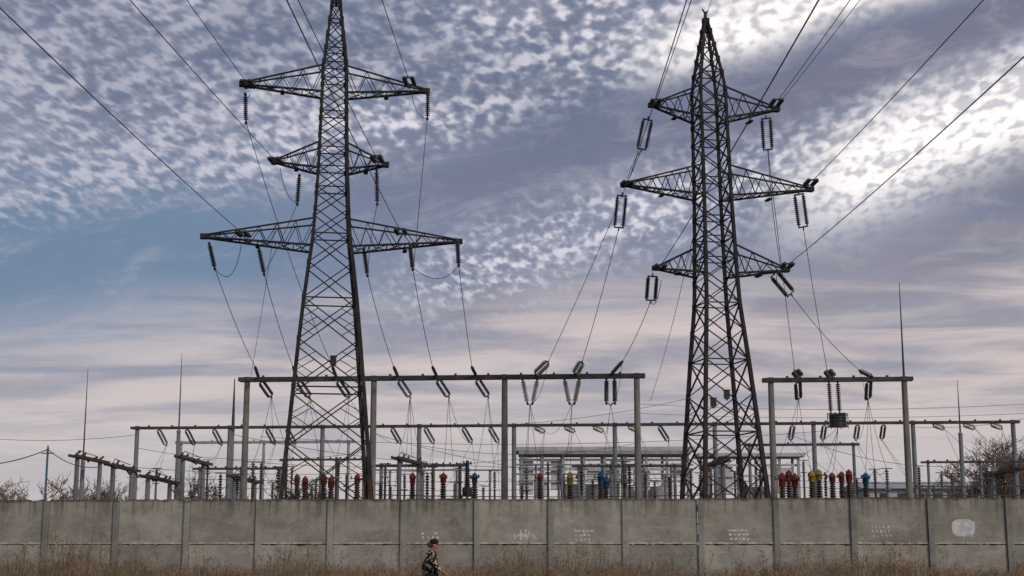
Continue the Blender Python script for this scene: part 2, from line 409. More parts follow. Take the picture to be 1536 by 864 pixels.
def wire(pts,label,group=None,r=.022,m=None,name='power_line',cat='wire'):
    q=MB(); q.path(pts,r,5); o=q.build(name,m or wirem,origin=pts[0]); return tag(o,label,cat,group)
def curve3(a,c,b,n=14):
    a=Vector(a);b=Vector(b);c=Vector(c); return [a*(1-t)**2+c*2*t*(1-t)+b*t*t for t in [i/n for i in range(n+1)]]
def incoming(px,py,Y,ex,ey,label,strings=True,r=.019,m=discdark,slab=None,span=290,S=6):
    a=at(px,py,Y)
    def zc(y): s_=(a.y-y)/span; return a.z-4*S*s_*(1-s_)
    k=at(ex,ey,1); lo,hi=5,a.y
    for _ in range(40):
        mid=(lo+hi)/2; zr=CZ+(k.z-CZ)*mid
        if zr>zc(mid): hi=mid
        else: lo=mid
    yb=(lo+hi)/2; xb=k.x*yb; sl=(xb-a.x)/(yb-a.y)
    def P(y): return Vector((a.x+sl*(y-a.y),y,zc(y)))
    ys=a.y-1.7 if strings else a.y
    if strings: insul(a,P(ys),slab,'tension insulators on the incoming lines',m,True,8,.12,.2)
    wire([P(ys+( -140-ys)*i/40) for i in range(41)],label,'overhead conductors coming in from the viewer side',r,wirem)
incoming(368,354,Y1,0,12,'overhead line from the left picture edge to the widest left pylon arm',slab='tension insulators where the lowest line meets the left pylon, left half of the bottom arm')
incoming(418,246,Y1,195,0,'overhead line from the top edge to the left tip of the left pylon middle arm',slab='tension insulators at the left tip of the left pylon middle arm')
incoming(376,132,Y1,280,0,'overhead line to the left tip of the left pylon top arm',slab='tension insulators at the left tip of the left pylon top arm')
incoming(568,243,Y1,447,0,'overhead line crossing the left pylon body to its middle arm right tip',slab='tension insulators at the right tip of the left pylon middle arm')
incoming(603,351,Y1,430,0,'overhead line crossing the left pylon body to its bottom arm right half',slab='tension insulators on the right half of the left pylon bottom arm')
incoming(616,128,Y1,573,0,'overhead line to the right tip of the left pylon top arm',slab='tension insulators at the right tip of the left pylon top arm')
incoming(981,160,Y2,1037,0,'steep overhead line to the left tip of the right pylon top arm',slab='tension insulators at the left tip of the right pylon top arm')
incoming(940,280,Y2,1030,0,'steep overhead line to the left tip of the right pylon middle arm',slab='tension insulators at the left tip of the right pylon middle arm')
incoming(988,403,Y2,1228,0,'overhead line passing in front of the right pylon to its bottom arm left tip',slab='tension insulators at the left tip of the right pylon bottom arm')
incoming(1160,160,Y2,1275,0,'overhead line to the right tip of the right pylon top arm',slab='tension insulators at the right tip of the right pylon top arm')
incoming(1212,278,Y2,1475,0,'overhead line to the right tip of the right pylon middle arm',slab='tension insulators at the right tip of the right pylon middle arm')
incoming(1177,401,Y2,1536,85,'overhead line from the right picture edge to the right pylon bottom arm',slab='tension insulators at the right tip of the right pylon bottom arm')
incoming(1166,158,Y2,1290,0,'second line beside the one to the right tip of the right pylon top arm',strings=False,r=.015)
incoming(1058,28,Y2,1067,0,'short length of ground wire rising from the right pylon peak',strings=False,r=.013,S=2)
incoming(504,5,Y1,500,0,'ground wire leaving the peak of the left pylon',strings=False,r=.013,S=2)
G1='hanging insulators on the left pylon'; G2='paired hanging insulators on the right pylon'
def P1(x,y,dy=0): return at(x,y,Y1+dy)
def P2(x,y,dy=0): return at(x,y,Y2+dy)
S1=[((368,142),(369,183),'top arm left tip'),((642,136),(641,177),'top arm right tip'),((449,264),(446,305),'middle arm left half'),((565,256),(566,305),'middle arm right tip'),
    ((314,366),(322,402),'bottom arm left tip'),((388,372),(396,410),'bottom arm left half'),((546,374),(551,412),'bottom arm just right of the body'),((615,368),(619,403),'bottom arm right half'),((686,362),(688,397),'bottom arm right tip')]
for a,b_,w_ in S1: insul(P1(*a),P1(b_[0],b_[1],.5),'single dark insulator string hanging from the left pylon '+w_,G1,discdark,False,12,.13)
S2=[((972,178),(962,225),'top arm left tip'),((1149,176),(1152,226),'top arm right tip'),((933,292),(928,343),'middle arm left tip'),((1198,290),(1205,342),'middle arm right tip'),((979,413),(976,452),'bottom arm left tip'),((1160,410),(1187,442),'bottom arm right tip')]
for a,b_,w_ in S2: insul(P2(*a),P2(b_[0],b_[1],.6),'double insulator string hanging from the right pylon '+w_,G2,discdark,True,14,.115,.22)
J='curved jumper wires on the pylons'
def jump(p,c_,e,lab,Y,r=.018): wire(curve3(at(*p,Y),at(*c_,Y),at(*e,Y)),lab,J,r,name='jumper_wire')
jump((322,402),(350,440),(362,368),'looping jumper under the left tip of the left pylon bottom arm',Y1)
jump((620,402),(662,436),(688,398),'looping jumper between the two rightmost strings of the left pylon bottom arm',Y1)
jump((618,140),(622,176),(641,178),'short jumper under the right tip of the left pylon top arm',Y1)
jump((420,252),(428,300),(446,305),'short jumper under the left tip of the left pylon middle arm',Y1)
jump((376,140),(362,160),(369,184),'short jumper at the left tip of the left pylon top arm',Y1)
jump((976,452),(984,470),(992,420),'looping jumper under the left tip of the right pylon bottom arm',Y2)
jump((1187,442),(1160,440),(1166,408),'looping jumper under the right tip of the right pylon bottom arm',Y2)
jump((962,226),(948,240),(938,280),'jumper from the right pylon top left strings to the arm below',Y2)
jump((1152,228),(1158,330),(1172,404),'jumper from the right pylon top right strings down to the bottom arm',Y2)
jump((446,305),(428,350),(396,411),'jumper dropping from the left pylon middle arm to the bottom arm left strings',Y1)
jump((566,305),(556,350),(551,412),'jumper dropping from the left pylon middle arm to the bottom arm right of the body',Y1)
jump((641,178),(630,300),(620,403),'long jumper dropping from the left pylon top right tip to the bottom arm',Y1)
# ------------------------------------------------------------ portals
FY=84
def portal(name,label,posts,Y0,ybeam,r0,r1,pm,bm,bh,rod=None,ext=.5,grp=None):
    tops=[ra(p,y,Y0) for p,y in posts]
    zb=sum(t.z for t in tops)/len(tops)
    base=Vector((tops[0].x,tops[0].y,0)); root=thing(name,label,'gantry',base,0,grp)
    for t in tops:
        q=MB(); q.tube((t.x,t.y,0),(t.x,t.y,zb+.1),r0,r1,12); q.tube((t.x,t.y,zb+.1),(t.x,t.y,zb+.16),r1*1.2,r1*1.2,12); q.build('post',pm,root,base)
    for i,(a,b_) in enumerate(zip(tops,tops[1:])):
        a=Vector((a.x,a.y,zb));b_=Vector((b_.x,b_.y,zb)); dd=(b_-a).normalized(); q=MB()
        off=dd.cross(Vector((0,0,1)))*(r1+.05)
        for sg in(-1,1): q.beam(a-dd*(ext if i==0 else 0)+off*sg,b_+dd*(ext if i==len(tops)-2 else -.004)+off*sg,.07,bh)
        n=8
        for k in range(1,n):
            c_=a.lerp(b_,k/n); q.beam(c_-off,c_+off,.12,bh*.35)
            if k%2: q.box(c_.x-.07,c_.x+.07,c_.y-.07,c_.y+.07,zb,zb+bh*.5+.12)
        q.build('beam',bm,root,base)
    if rod:
        t=tops[rod[0]]; tp=ra(rod[1],rod[2],Y0); q=MB()
        q.path([(t.x,t.y,zb+.16),(t.x,t.y,zb+(tp.z-zb)*.35),(t.x,t.y,tp.z)],[.07,.05,.02],6); q.build('lightning_rod',beamm,root,base)
    return tops,zb
fp,fz=portal('line_gantry','front gantry of four thick concrete posts behind the left pylon and centre',[(371,569),(561,568),(757,566),(955,564)],FY,568,.23,.17,postm,beamm,.26)
rp,rz_=portal('line_gantry','short two post gantry at right with a tall lightning rod on its right post',[(1156,570),(1356,569)],FY+1.5,569,.23,.17,postm,beamm,.24,rod=(1,1346,424))
bp_,bz=portal('busbar_gantry','long rear gantry of ten slim posts running across the whole yard',[(206,645),(345,643),(484,642),(629,640),(771,638),(922,636),(1072,635),(1220,634),(1369,632),(1519,631)],112,640,.21,.17,postfar,beamm,.2)
portal('low_gantry','low pale gantry seen behind the legs of the left pylon',[(272,664),(396,664),(523,662)],122,664,.14,.12,galv,galv,.22)
portal('low_gantry','low grey gantry standing just right of the right pylon',[(1124,668),(1280,666)],124,668,.16,.13,postfar,beamm,.2)
portal('low_gantry','low dark gantry between the left pylon and the centre posts',[(572,700),(650,698),(690,697)],100,698,.14,.12,postfar,beamm,.18)
portal('low_gantry','small low gantry at centre in front of the open hall',[(868,700),(916,699),(1012,699)],104,698,.13,.11,postfar,beamm,.16)
portal('low_gantry','low dark gantry at left between the switch racks and the left pylon',[(300,704),(362,703),(420,702)],106,703,.13,.11,postfar,beamm,.16)
portal('low_gantry','low brown gantry seen between the legs of the left pylon',[(430,690),(505,689),(548,689)],108,690,.12,.1,rustm,rustm,.14)
portal('low_gantry','low dark gantry at the far right behind the railing',[(1392,694),(1470,693),(1545,692)],108,693,.12,.1,postfar,beamm,.14)
def fB(px,Y0,z):
    k=at(px,568,1).x; Y=Y0/(1-M*k); return Vector((k*Y,Y,z))
GF='insulator pairs on the front gantry'
src=[(322,402),(396,410),(369,183),(551,412),(619,403),(688,397)]
lands=[383,440,499,591,649,708]
endF=[]
def loop(a,b_,i,w_): wire(curve3(a,(a+b_)/2+Vector((.15,0,-1.1)),b_,8),'thin jumper loop under the '+w_+' gantry, '+ORD[i]+' from left','jumper loops under the gantries',.014,thinw,'jumper_wire')
for i,(s_,l) in enumerate(zip(src,lands)):
    att=fB(l+6,FY,fz); 
    up=at(l,551,FY-1.2)
    wire(sagp(P1(*s_,.5),up,.25 if i!=2 else .6),'line sloping from the left pylon down to the front gantry, '+ORD[i]+' from left','lines from left pylon to gantry',.018)
    insul(up,att+Vector((0,-.25,.1)),'dark tension string above the front gantry beam, '+ORD[i]+' from left','upper tension strings on the gantry',discdark,False,9,.1)
    b1=at(l+24,595,FY+.9); insul(att+Vector((.05,.25,-.1)),b1,'dark insulator pair slanting below the front gantry beam, '+ORD[i]+' from left',GF,discgrey if i%2 else discdark,True,10,.10,.14)
    loop(up,b1,i,'front'); endF.append(b1)
src2=[(962,225),(928,343),(976,452)]
for i,(s_,l) in enumerate(zip(src2,[822,873,933])):
    up=at(l,543,FY-1.6); att=fB((803,862,917)[i],FY,fz)
    wire(sagp(P2(*s_,.6),up,.2),'line sloping from the right pylon left side down to the centre gantry, '+ORD[i]+' from left','lines from right pylon to gantry',.018)
    insul(up,att+Vector((0,-.25,.12)),('pale' if i<2 else 'dark')+' tension string above the centre gantry beam, '+ORD[i]+' from left','upper tension strings on the gantry',discpale if i<2 else discgrey,i<2,9,.12,.13)
    lx=(795,858,916)[i]
    for sg in(-1,1):
        b1=at(lx+sg*(5 if i<2 else 8)*(.8),604,FY+.6)
        insul(fB(lx+sg*(11 if i<2 else 6),FY,fz-.15)+Vector((0,.2,0)),b1,('pale' if i<2 else 'grey green')+' insulator string under the centre gantry, '+ORD[i]+' pair, '+('left' if sg<0 else 'right')+' string','pale strings hanging below the centre gantry',discpale if i<2 else discgrey,False,10,.145)
    wire(curve3(at(lx-4,604,FY+.6),at(lx,612,FY+.6),at(lx+4,604,FY+.6),6),'short bottom link joining the '+ORD[i]+' string pair of the centre gantry','links under the string pairs',.03,fitting,'string_link','link')
    loop(up,at(lx,606,FY+.6),i,'centre'); endF.append(at(lx,606,FY+.6))
src3=[(1152,226),(1205,342),(1187,442)]
for i,(s_,l) in enumerate(zip(src3,[1192,1241,1290])):
    up=at(l,556,FY+.2); att=fB((1199,1247,1306)[i],FY+1.5,rz_)
    wire(sagp(P2(*s_,.6),up,.25),'line sloping from the right pylon right side down to the right gantry, '+ORD[i]+' from left','lines from right pylon to gantry',.018)
    insul(up,att+Vector((0,-.25,.15)),('brown','brown','grey green')[i]+' tension string above the right gantry beam, '+ORD[i]+' from left','upper tension strings on the gantry',discbrown if i<2 else discgrey,i<2,8,.15,.15)
    if i!=1:
        b1=at((1196,0,1300)[i]+2,599,FY+2.2); insul(att+Vector((-.05,.25,-.1)),b1,'grey insulator pair under the right gantry beam, '+('left' if i==0 else 'right')+' one',GF,discgrey,True,9,.11,.15); endF.append(b1); loop(up,b1,i,'right')
tp=fB(1247,FY+1.5,rz_-.12); tr_top=at(1255,626,FY+1.5); 
for sg in(-1,1):
    a=tp+Vector((sg*.26+.1,0,0)); b_=Vector((a.x+.05,a.y,tr_top.z+.12))
    insul(a,b_,'long brown spiral string carrying the line trap, '+('left' if sg<0 else 'right')+' one','strings carrying the line trap',discbrown,False,14,.14)
cb=Vector((tp.x+.28,tp.y,tr_top.z)); root=thing('line_trap','black drum shaped line trap hanging under the right gantry','line trap',cb)
q=MB(); q.lathe(cb,cb-Vector((0,0,.72)),[(0,.5),(.08,.56),(.12,.5),(.25,.5),(.28,.53),(.32,.5),(.5,.5),(.53,.53),(.57,.5),(.8,.5),(.86,.56),(1,.56)],18); q.build('coil_drum',discdark,root,cb)
q=MB(); 
for k in range(6): t=k*math.pi/3; q.beam(cb+Vector((math.cos(t)*.62,math.sin(t)*.62,.06)),cb+Vector((-math.cos(t)*.1,-math.sin(t)*.1,.06)),.07)
for k in range(6): t=k*math.pi/3; q.tube(cb+Vector((math.cos(t)*.6,math.sin(t)*.6,.08)),cb+Vector((math.cos(t)*.6,math.sin(t)*.6,-.8)),.025,n=5)
q.build('spider_frame',fitting,root,cb)
endF.append(cb-Vector((0,0,.75)))
rb=[239,281,322,402,432,590,640,697,737,805,850,893,946,992,1193,1241,1291,1330,1404,1450,1491]
endR=[]
for i,px in enumerate(rb):
    a=ra(px,646-(px-205)*.0105,112); a.z=bz-.12; rightward=px>1380 or 780<px<960
    off=(14 if px<1000 else -10) if not rightward else 16
    b_=ra(px+off*.75,(668 if not rightward else 652)-(px-205)*.008,112.9 if not rightward else 113.5)
    a2=a+Vector((-.15,.3,0))
    lab='insulator pair under the rear gantry beam, '+ORD[i]+' from left' if i<20 else 'rightmost insulator pair under the rear gantry beam'
    insul(a2,b_,lab,'insulator pairs along the rear gantry',discpale if rightward else (discdark if i%2 else discgrey),True,8,.105,.13); endR.append(b_)
# ------------------------------------------------------------ apparatus
def apparatus(px,ytop,Y0,cm,label,group,hc=.75,rc=.26,hcol=1.25):
    t=ra(px,ytop,Y0); base=Vector((t.x,t.y,0)); zt=t.z; root=thing('instrument_transformer',label,'transformer',base,random.uniform(0,3),group)
    q=MB(); zc=zt-hc; zk=zc-hcol; zp=zk-.55
    for sx in(-.24,.24):
        for sy in(-.24,.24): q.beam((sx,sy,0),(sx,sy,zp),.08)
    for k in range(3):
        za=zp*k/3; zb_=zp*(k+1)/3
        for s_ in(-.24,.24): q.beam((-.24,s_,za),(.24,s_,zb_),.05); q.beam((s_,.24,za),(s_,-.24,zb_),.05)
    q.box(-.32,.32,-.32,.32,zp,zp+.06); q.build('support_stand',rustm,root)
    q=MB(); q.box(-.24,.24,-.24,.24,zp+.06,zk); q.box(-.3,-.24,-.1,.1,zp+.15,zk-.1); q.box(.24,.3,-.1,.1,zp+.15,zk-.1); o=q.build('base_tank',beamm,root); bv=o.modifiers.new('b','BEVEL'); bv.width=.03
    prof=[]; nr=9
    for k in range(nr):
        u=k/nr; rr=.2-.05*u; prof+= [(u,rr*.72),(u+.3/nr,rr*1.15),(u+.6/nr,rr*1.1),(u+.7/nr,rr*.72)]
    prof.append((1,.12)); q=MB(); q.lathe((0,0,zk),(0,0,zc),prof,14); q.build('ribbed_insulator',porc,root,None,True)
    q=MB(); q.lathe((0,0,zc),(0,0,zt),[(0,rc*.7),(.04,rc*.95),(.07,rc*.8),(.12,rc*.88),(.5,rc*.9),(.53,rc*1.08),(.57,rc*1.08),(.6,rc*.88),(.82,rc*.8),(.9,rc*.5),(.94,rc*.3),(1,rc*.28)],16); q.build('head_cap',cm,root,None,True)
    q=MB(); q.beam((-(rc+.2),0,zt-hc*.45),(rc+.2,0,zt-hc*.45),.06,.05)
    for s_ in(-1,1): q.box(s_*(rc+.17)-.04,s_*(rc+.17)+.04,-.04,.04,zt-hc*.45-.06,zt-hc*.45+.14)
    q.build('terminal',fitting,root)
    return Vector((t.x,t.y,zt-.1))
caps=[]
eq=[(446,711,redm,'red capped transformer behind the left leg of the left pylon','r'),(458,714,redm,'second red capped transformer behind the left pylon, just right of the leftmost','r'),(486,712,redm,'red capped transformer left of centre between the left pylon legs','r'),(497,714,redm,'red capped transformer right of centre between the left pylon legs','r'),
(536,711,redm,'red capped transformer beside the right leg of the left pylon','r'),(619,709,redm,'lone red capped transformer a little right of the second gantry post','r'),(665,709,redm,'red capped transformer between the lone red one and the blue ones','r'),(701,690,blum,'tall blue capped post just left of the third gantry post','b'),(712,709,blum,'blue capped transformer beside the tall blue capped post','b'),
(810,709,redm,'red brown transformer just right of the third gantry post','r'),(855,707,yelm,'lone yellow capped transformer at the centre of the yard','y'),(901,707,blum,'left one of two blue transformers near the fourth gantry post','b'),(909,714,blum,'right one of two blue transformers near the fourth gantry post','b'),
(1173,709,redm,'leftmost red transformer beside the right gantry left post','r'),(1183,705,redm,'tallest red transformer beside the right gantry left post','r'),(1192,710,redm,'dark ribbed transformer with red head left of the yellow pair','r'),(1217,706,yelm,'left one of the two yellow transformers at right','y'),(1228,704,yelm,'right one of the two yellow transformers at right','y'),(1248,709,redm,'small red transformer just right of the yellow pair','r'),
(1262,707,redm,'left one of the red pair under the line trap','r'),(1273,704,redm,'right one of the red pair under the line trap','r'),(1298,709,blum,'blue transformer left of the right gantry post','b')]
for px,yt,cm,lb,g_ in eq:
    caps.append(apparatus(px,yt,random.choice((81,84,87)) if px!=701 else 92,cm,lb,{'r':'red capped transformers','b':'blue capped transformers','y':'yellow capped transformers'}[g_],hc=random.uniform(.55,.8) if px!=701 else .5,rc=random.uniform(.18,.22) if px!=701 else .14))
rnd=random.Random(77); tops_=[]
pxs=[235,292,312,331,357,380,392,409,418,425,438,468,474,508,520,545,552,571,578,586,597,607,633,641,649,682,690,725,742,783,790,822,838,846,872,889,918,927,936,944,968,982,1004,1022,1036,1050,1066,1102,1118,1140,1160,1205,1238,1285,1312,1330,1378,1390,1412,1428,1462,1480,1505]
for i,px in enumerate(pxs):
    Y0=rnd.choice((78,88,92,97,103)); t=ra(px,rnd.uniform(690,730),Y0); base=Vector((t.x,t.y,0))
    root=thing('post_insulator','slim steel post topped by a ribbed insulator in the busy low yard','post insulator',base,0,'slim post insulators in the yard')
    hi=rnd.uniform(.8,1.5); q=MB(); q.tube((0,0,0),(0,0,t.z-hi),rnd.uniform(.06,.13),.07,8); q.box(-.2,.2,-.2,.2,t.z-hi,t.z-hi+.05); q.build('pole',rnd.choice((postfar,rustm,beamm)),root)
    q=MB(); discs(q,(0,0,t.z-hi+.05),(0,0,t.z),7,.12); q.build('ribbed_column',rnd.choice((porc,discbrown,discgrey)),root,None,True)
    q=MB(); q.beam((-.35,0,t.z+.02),(.35,.05,t.z+.02),.07,.05); q.build('contact_bar',fitting,root); tops_.append(t)
for i in range(len(tops_)-1):
    if abs(tops_[i].x-tops_[i+1].x)<3 and rnd.random()<.75:
        wire(sagp(tops_[i]+Vector((0,0,.05)),tops_[i+1]+Vector((0,0,.05)),rnd.uniform(.1,.5),8),'thin link wire joining the tops of neighbouring slim post insulators','link wires between post insulators',.016,thinw,'link_wire')
# ------------------------------------------------------------ disconnector racks
def rack(a,b,Ya,label,m=rustm,k_ins=6,sd_=1):
    rr=random.Random(sd_)
    pa=at(a[0],a[1],Ya); kb=at(b[0],b[1],1); z=pa.z; Yb=(z-CZ)/(kb.z-CZ); pb=Vector((kb.x*Yb,Yb,z))
    base=Vector((pa.x,pa.y,0)); root=thing('disconnector_rack',label,'switch rack',base,0,'disconnector racks on posts'); dd=(pb-pa).normalized(); sd=dd.cross(Vector((0,0,1)))
    q=MB()
    for s_ in(-.22,.22): q.beam(pa+sd*s_,pb+sd*s_,.09,.18)
    for i in range(6): c_=pa.lerp(pb,i/5); q.beam(c_-sd*.22,c_+sd*.22,.08,.08)
    q.build('steel_frame',m,root,base)
    for t in(.15,.8):
        c_=pa.lerp(pb,t); q=MB(); q.tube((c_.x,c_.y,0),(c_.x,c_.y,z-.06),.18,.15,10); q.build('post',postfar,root,base)
    for i in range(k_ins):
        c_=pa.lerp(pb,(i+.5)/k_ins)
        q=MB(); up=rr.random()<.6
        e=Vector((rr.uniform(.1,.45),0,rr.uniform(.2,.42) if up else -rr.uniform(.25,.5)))
        discs(q,c_+Vector((0,0,.05 if up else -.05)),c_+e,4,.09); q.build('post_insulator',rr.choice((discbrown,discdark)),root,base,True)
    q=MB(); q.beam(pa.lerp(pb,.1)+Vector((.2,0,.38)),pa.lerp(pb,.55)+Vector((.35,0,.22)),.04); q.beam(pa.lerp(pb,.1)+Vector((.2,0,.38)),pa.lerp(pb,.1),.04); q.build('contact_arm',rustm,root,base)
rack((108,683),(160,694),96,'leftmost brown switch rack slanting away on two posts',sd_=1)
rack((163,696),(206,707),92,'second brown switch rack from the left, a little lower',sd_=2)
rack((214,713),(264,725),90,'third brown switch rack, lowest of those left of the rear gantry',sd_=3)
rack((267,684),(314,697),92,'brown switch rack just right of the rear gantry leftmost post',sd_=4)
rack((345,713),(390,725),90,'low brown switch rack beside the front gantry left post',sd_=5)
rack((592,686),(636,697),94,'brown switch rack right of the second front gantry post',sd_=6)
rack((1532,702),(1480,714),92,'brown switch rack at the right end of the yard',sd_=7)
rack((1090,690),(1054,702),92,'brown switch rack seen through the right pylon legs',sd_=8)
# ------------------------------------------------------------ masts and poles
def mast(px,ytop,ybase_y,Y0,label,r=.05,base_r=.18,pm=postfar):
    t=ra(px,ytop,Y0); k=Vector((t.x,t.y,0)); zb=ra(px,ybase_y,Y0).z
    root=thing('lightning_mast',label,'lightning rod',k,0,'lightning masts in the yard')
    q=MB(); q.tube((0,0,0),(0,0,zb),base_r,base_r*.8,10); q.tube((0,0,zb),(0,0,zb+.15),base_r*1.1,base_r*.6,10); q.build('post',pm,root)
    q=MB(); q.path([(0,0,zb+.1),(0,0,zb+(t.z-zb)*.5),(0,0,t.z)],[r*1.2,r*.8,r*.3],6); q.build('rod',beamm,root)
mast(132,553,684,100,'thin lightning mast above the leftmost switch rack')
mast(273,530,648,100,'thin lightning mast just left of the rear gantry second post',.05,.17)
mast(352,568,650,118,'short thick tapering mast rising behind the front gantry left post',.13,.17)
mast(1436,570,652,100,'slim lightning mast on a pale post near the right edge',.05,.17)
p=ra(72,672,66); root=thing('pole','slim blue grey pole at the left edge behind the wall','pole',(p.x,p.y,0))
q=MB(); q.tube((0,0,0),(0,0,p.z),.06,.05,8); q.build('shaft',mat('blue grey pole paint',(.09,.17,.24),(.05,.09,.13),scale=4),root)
q=MB(); q.beam((-.3,0,p.z-.25),(.3,0,p.z-.25),.05); q.tube((0,0,p.z-.25),(0,0,p.z+.12),.06,.03,6); q.build('crosspiece',fitting,root)
# ------------------------------------------------------------ wires in the yard
GD='thin dropper wires in the yard'
rnd=random.Random(21)
def nearest(p,L_): return min(L_,key=lambda c_:abs(c_.x-p.x)+rnd.random()*1.5)
for i,e in enumerate(endF):
    for kk in range(3):
        t=nearest(e,caps if kk==0 else tops_); wire(sagp(e,t,.35),'thin grey dropper from the front gantries down to the coloured transformers',GD,.014,thinw,'dropper_wire')
    r_=nearest(Vector((e.x*1.3+rnd.uniform(-1,1),0,0)),endR); wire(sagp(e,r_,.8),'thin sagging wire from the front gantries back to the rear gantry','sagging wires between front and rear gantries',.014,thinw,'sagging_wire')
for i,e in enumerate(endR):
    for kk in range(2):
        gx=e.x+rnd.uniform(-3,3); t=Vector((gx,e.y-rnd.uniform(4,14),rnd.uniform(4,6)))
        wire(curve3(e,(e+t)/2+Vector((rnd.uniform(-.6,.6),0,-1.2)),t),'thin curving dropper hanging below the rear gantry','droppers below the rear gantry',.014,thinw,'dropper_wire')
def hw(x0,y0,x1,y1,Y,lab,sag=.4,r=.018,grp='level wires across the yard',m=None): wire(sagp(at(x0,y0,Y),at(x1,y1,Y),sag,20),lab,grp,r,m or thinw,'bus_wire')
hw(-60,654,206,652,112,'level wire from the left edge to the rear gantry end post')
hw(-60,698,72,674,66,'wire rising from the left edge to the blue grey pole',.25,.025,m=wirem)
hw(72,674,150,700,66,'wire dropping from the blue grey pole to the right',.3,.02,m=wirem)
hw(958,606,1600,602,125,'highest level wire crossing behind the right gantry',.6)
hw(958,620,1600,617,130,'second level wire crossing behind the right gantry',.5)
hw(700,640,1040,596,120,'wire rising behind the centre gantry towards the right pylon',.5)
hw(1360,640,1600,612,118,'wire rising to the right edge above the rear gantry',.6)
hw(190,700,700,702,104,'upper of the low level wires left of centre',.5)
hw(190,716,1040,716,98,'second of the low level wires left of centre',.3)
hw(280,730,1040,728,95,'third low level wire left of centre',.3)
hw(560,742,1170,739,92,'lowest level wire just above the wall top',.2,.03)
hw(1130,716,1600,712,98,'upper low level wire at right',.5)
hw(1130,728,1600,724,95,'lower low level wire at right',.3)
hw(390,655,1240,646,109,'long level wire just under the rear gantry beam',.8)
hw(205,672,560,676,110,'level wire crossing behind the left pylon below the rear beam',.8)
hw(630,668,960,664,110,'level wire crossing behind the centre gantry below the rear beam',.8)
hw(345,690,800,686,106,'level wire behind the left pylon between the low gantries',.6)
hw(350,652,900,700,100,'wire slanting down to the right behind the left pylon',.8)
hw(560,650,1010,722,102,'wire slanting down to the right behind the centre gantry',.8)
hw(1180,650,1420,700,102,'wire slanting down to the right behind the right gantry',.6)
wire(sagp(at(1046,325,Y2),at(975,602,110),.6),'faint long line from the right pylon body down behind the centre gantry','lines from right pylon to gantry',.016,thinw)
wire(sagp(at(413,335,Y1),at(362,640,112),.6),'faint long line from the left pylon side down to the rear gantry','lines from left pylon to gantry',.014,thinw)
for i,(x0,x1,y,Y) in enumerate([(770,1040,697,116),(770,1030,711,112),(560,760,705,108)]):
    a=at(x0,y,Y);b_=at(x1,y,Y); root=thing('bus_pipe',('upper','lower','left')[i]+' pale horizontal bus pipe on supports near the centre','pipe',(a.x,a.y,0),0,'pale bus pipes'); q=MB(); q.tube(a,b_,.07,n=8); q.build('tube',galv,root,Vector((a.x,a.y,0)))
    for k in range(4):
        c_=a.lerp(b_,(k+.5)/4); q=MB(); q.tube((c_.x,c_.y,0),(c_.x,c_.y,c_.z-.7),.09,n=8); discs(q,(c_.x,c_.y,c_.z-.7),(c_.x,c_.y,c_.z),5,.12); q.build('support',postfar,root,Vector((a.x,a.y,0)))
# ------------------------------------------------------------ buildings
def hall(x0,x1,yt,yb,Y,D,label,ncol,beams,panels,blocks):
    a=at(x0,yb,Y); b_=at(x1,yb,Y); zt=at(x0,yt,Y).z; zs_=at(x0,yb,Y).z
    root=thing('open_hall',label,'building',(a.x,Y,0)); o0=Vector((a.x,Y,0)); W_=b_.x-a.x
    q=MB(); q.box(a.x-.4,b_.x+.4,Y-1,Y+D,zt-.4,zt); q.build('roof_edge',roofm,root,o0)
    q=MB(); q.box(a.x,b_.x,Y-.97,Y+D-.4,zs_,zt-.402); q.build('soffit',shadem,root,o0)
    for i in range(ncol):
        for yy in(Y-.4,Y+D-1):
            x=a.x+.3+(W_-.6)*i/(ncol-1); q=MB(); q.box(x-.13,x+.13,yy-.13,yy+.13,0,zs_-.003); q.build('column',galv,root,o0)
    for py in beams:
        z=at(x0,py,Y).z; q=MB(); q.box(a.x,b_.x,Y-.25,Y-.1,z-.12,z+.12); q.build('cross_beam',roofm,root,o0)
    for p0x,p1x,y0,y1 in panels:
        p0=at(p0x,y0,Y);p1=at(p1x,y1,Y); q=MB(); q.box(p0.x,p1.x,Y+.05,Y+.3,p1.z,p0.z); q.build('wall_panel',whitewall,root,o0)
    for p0x,p1x,y0 in blocks:
        p0=at(p0x,y0,Y+3);p1=at(p1x,y0,Y+3); q=MB(); q.box(p0.x,p1.x,Y+3,Y+5,0,p0.z); q.build('inner_block',roofm,root,o0)
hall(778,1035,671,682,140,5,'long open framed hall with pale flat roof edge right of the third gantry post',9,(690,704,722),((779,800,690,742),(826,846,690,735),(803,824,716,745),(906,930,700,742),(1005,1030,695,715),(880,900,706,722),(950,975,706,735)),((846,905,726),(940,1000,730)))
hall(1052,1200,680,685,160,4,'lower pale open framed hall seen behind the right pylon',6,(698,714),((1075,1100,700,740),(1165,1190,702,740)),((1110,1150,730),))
a=at(1300,727,170); b_=at(1620,724,170); root=thing('low_shed','long low grey shed far behind the right end of the yard','building',(a.x,170,0)); o0=Vector((a.x,170,0))
q=MB(); q.box(a.x,b_.x,170,182,0,a.z-.5); q.build('wall',roofm,root,o0)
q=MB(); q.v+= [Vector(v) for v in((a.x-.5,169.4,a.z-.5),(b_.x+.5,169.4,a.z-.5),(b_.x+.5,182.6,a.z-.5),(a.x-.5,182.6,a.z-.5),(a.x-.5,176,a.z+.6),(b_.x+.5,176,a.z+.6))]; q.f+=[(0,1,5,4),(2,3,4,5),(0,4,3),(1,2,5),(3,2,1,0)]; q.build('roof',galv,root,o0)
for k in range(12):
    x=a.x+1.5+k*2.1; q=MB(); q.box(x,x+1.1,169.95,170.1,a.z-2,a.z-1); q.build('window',glassd,root,o0)
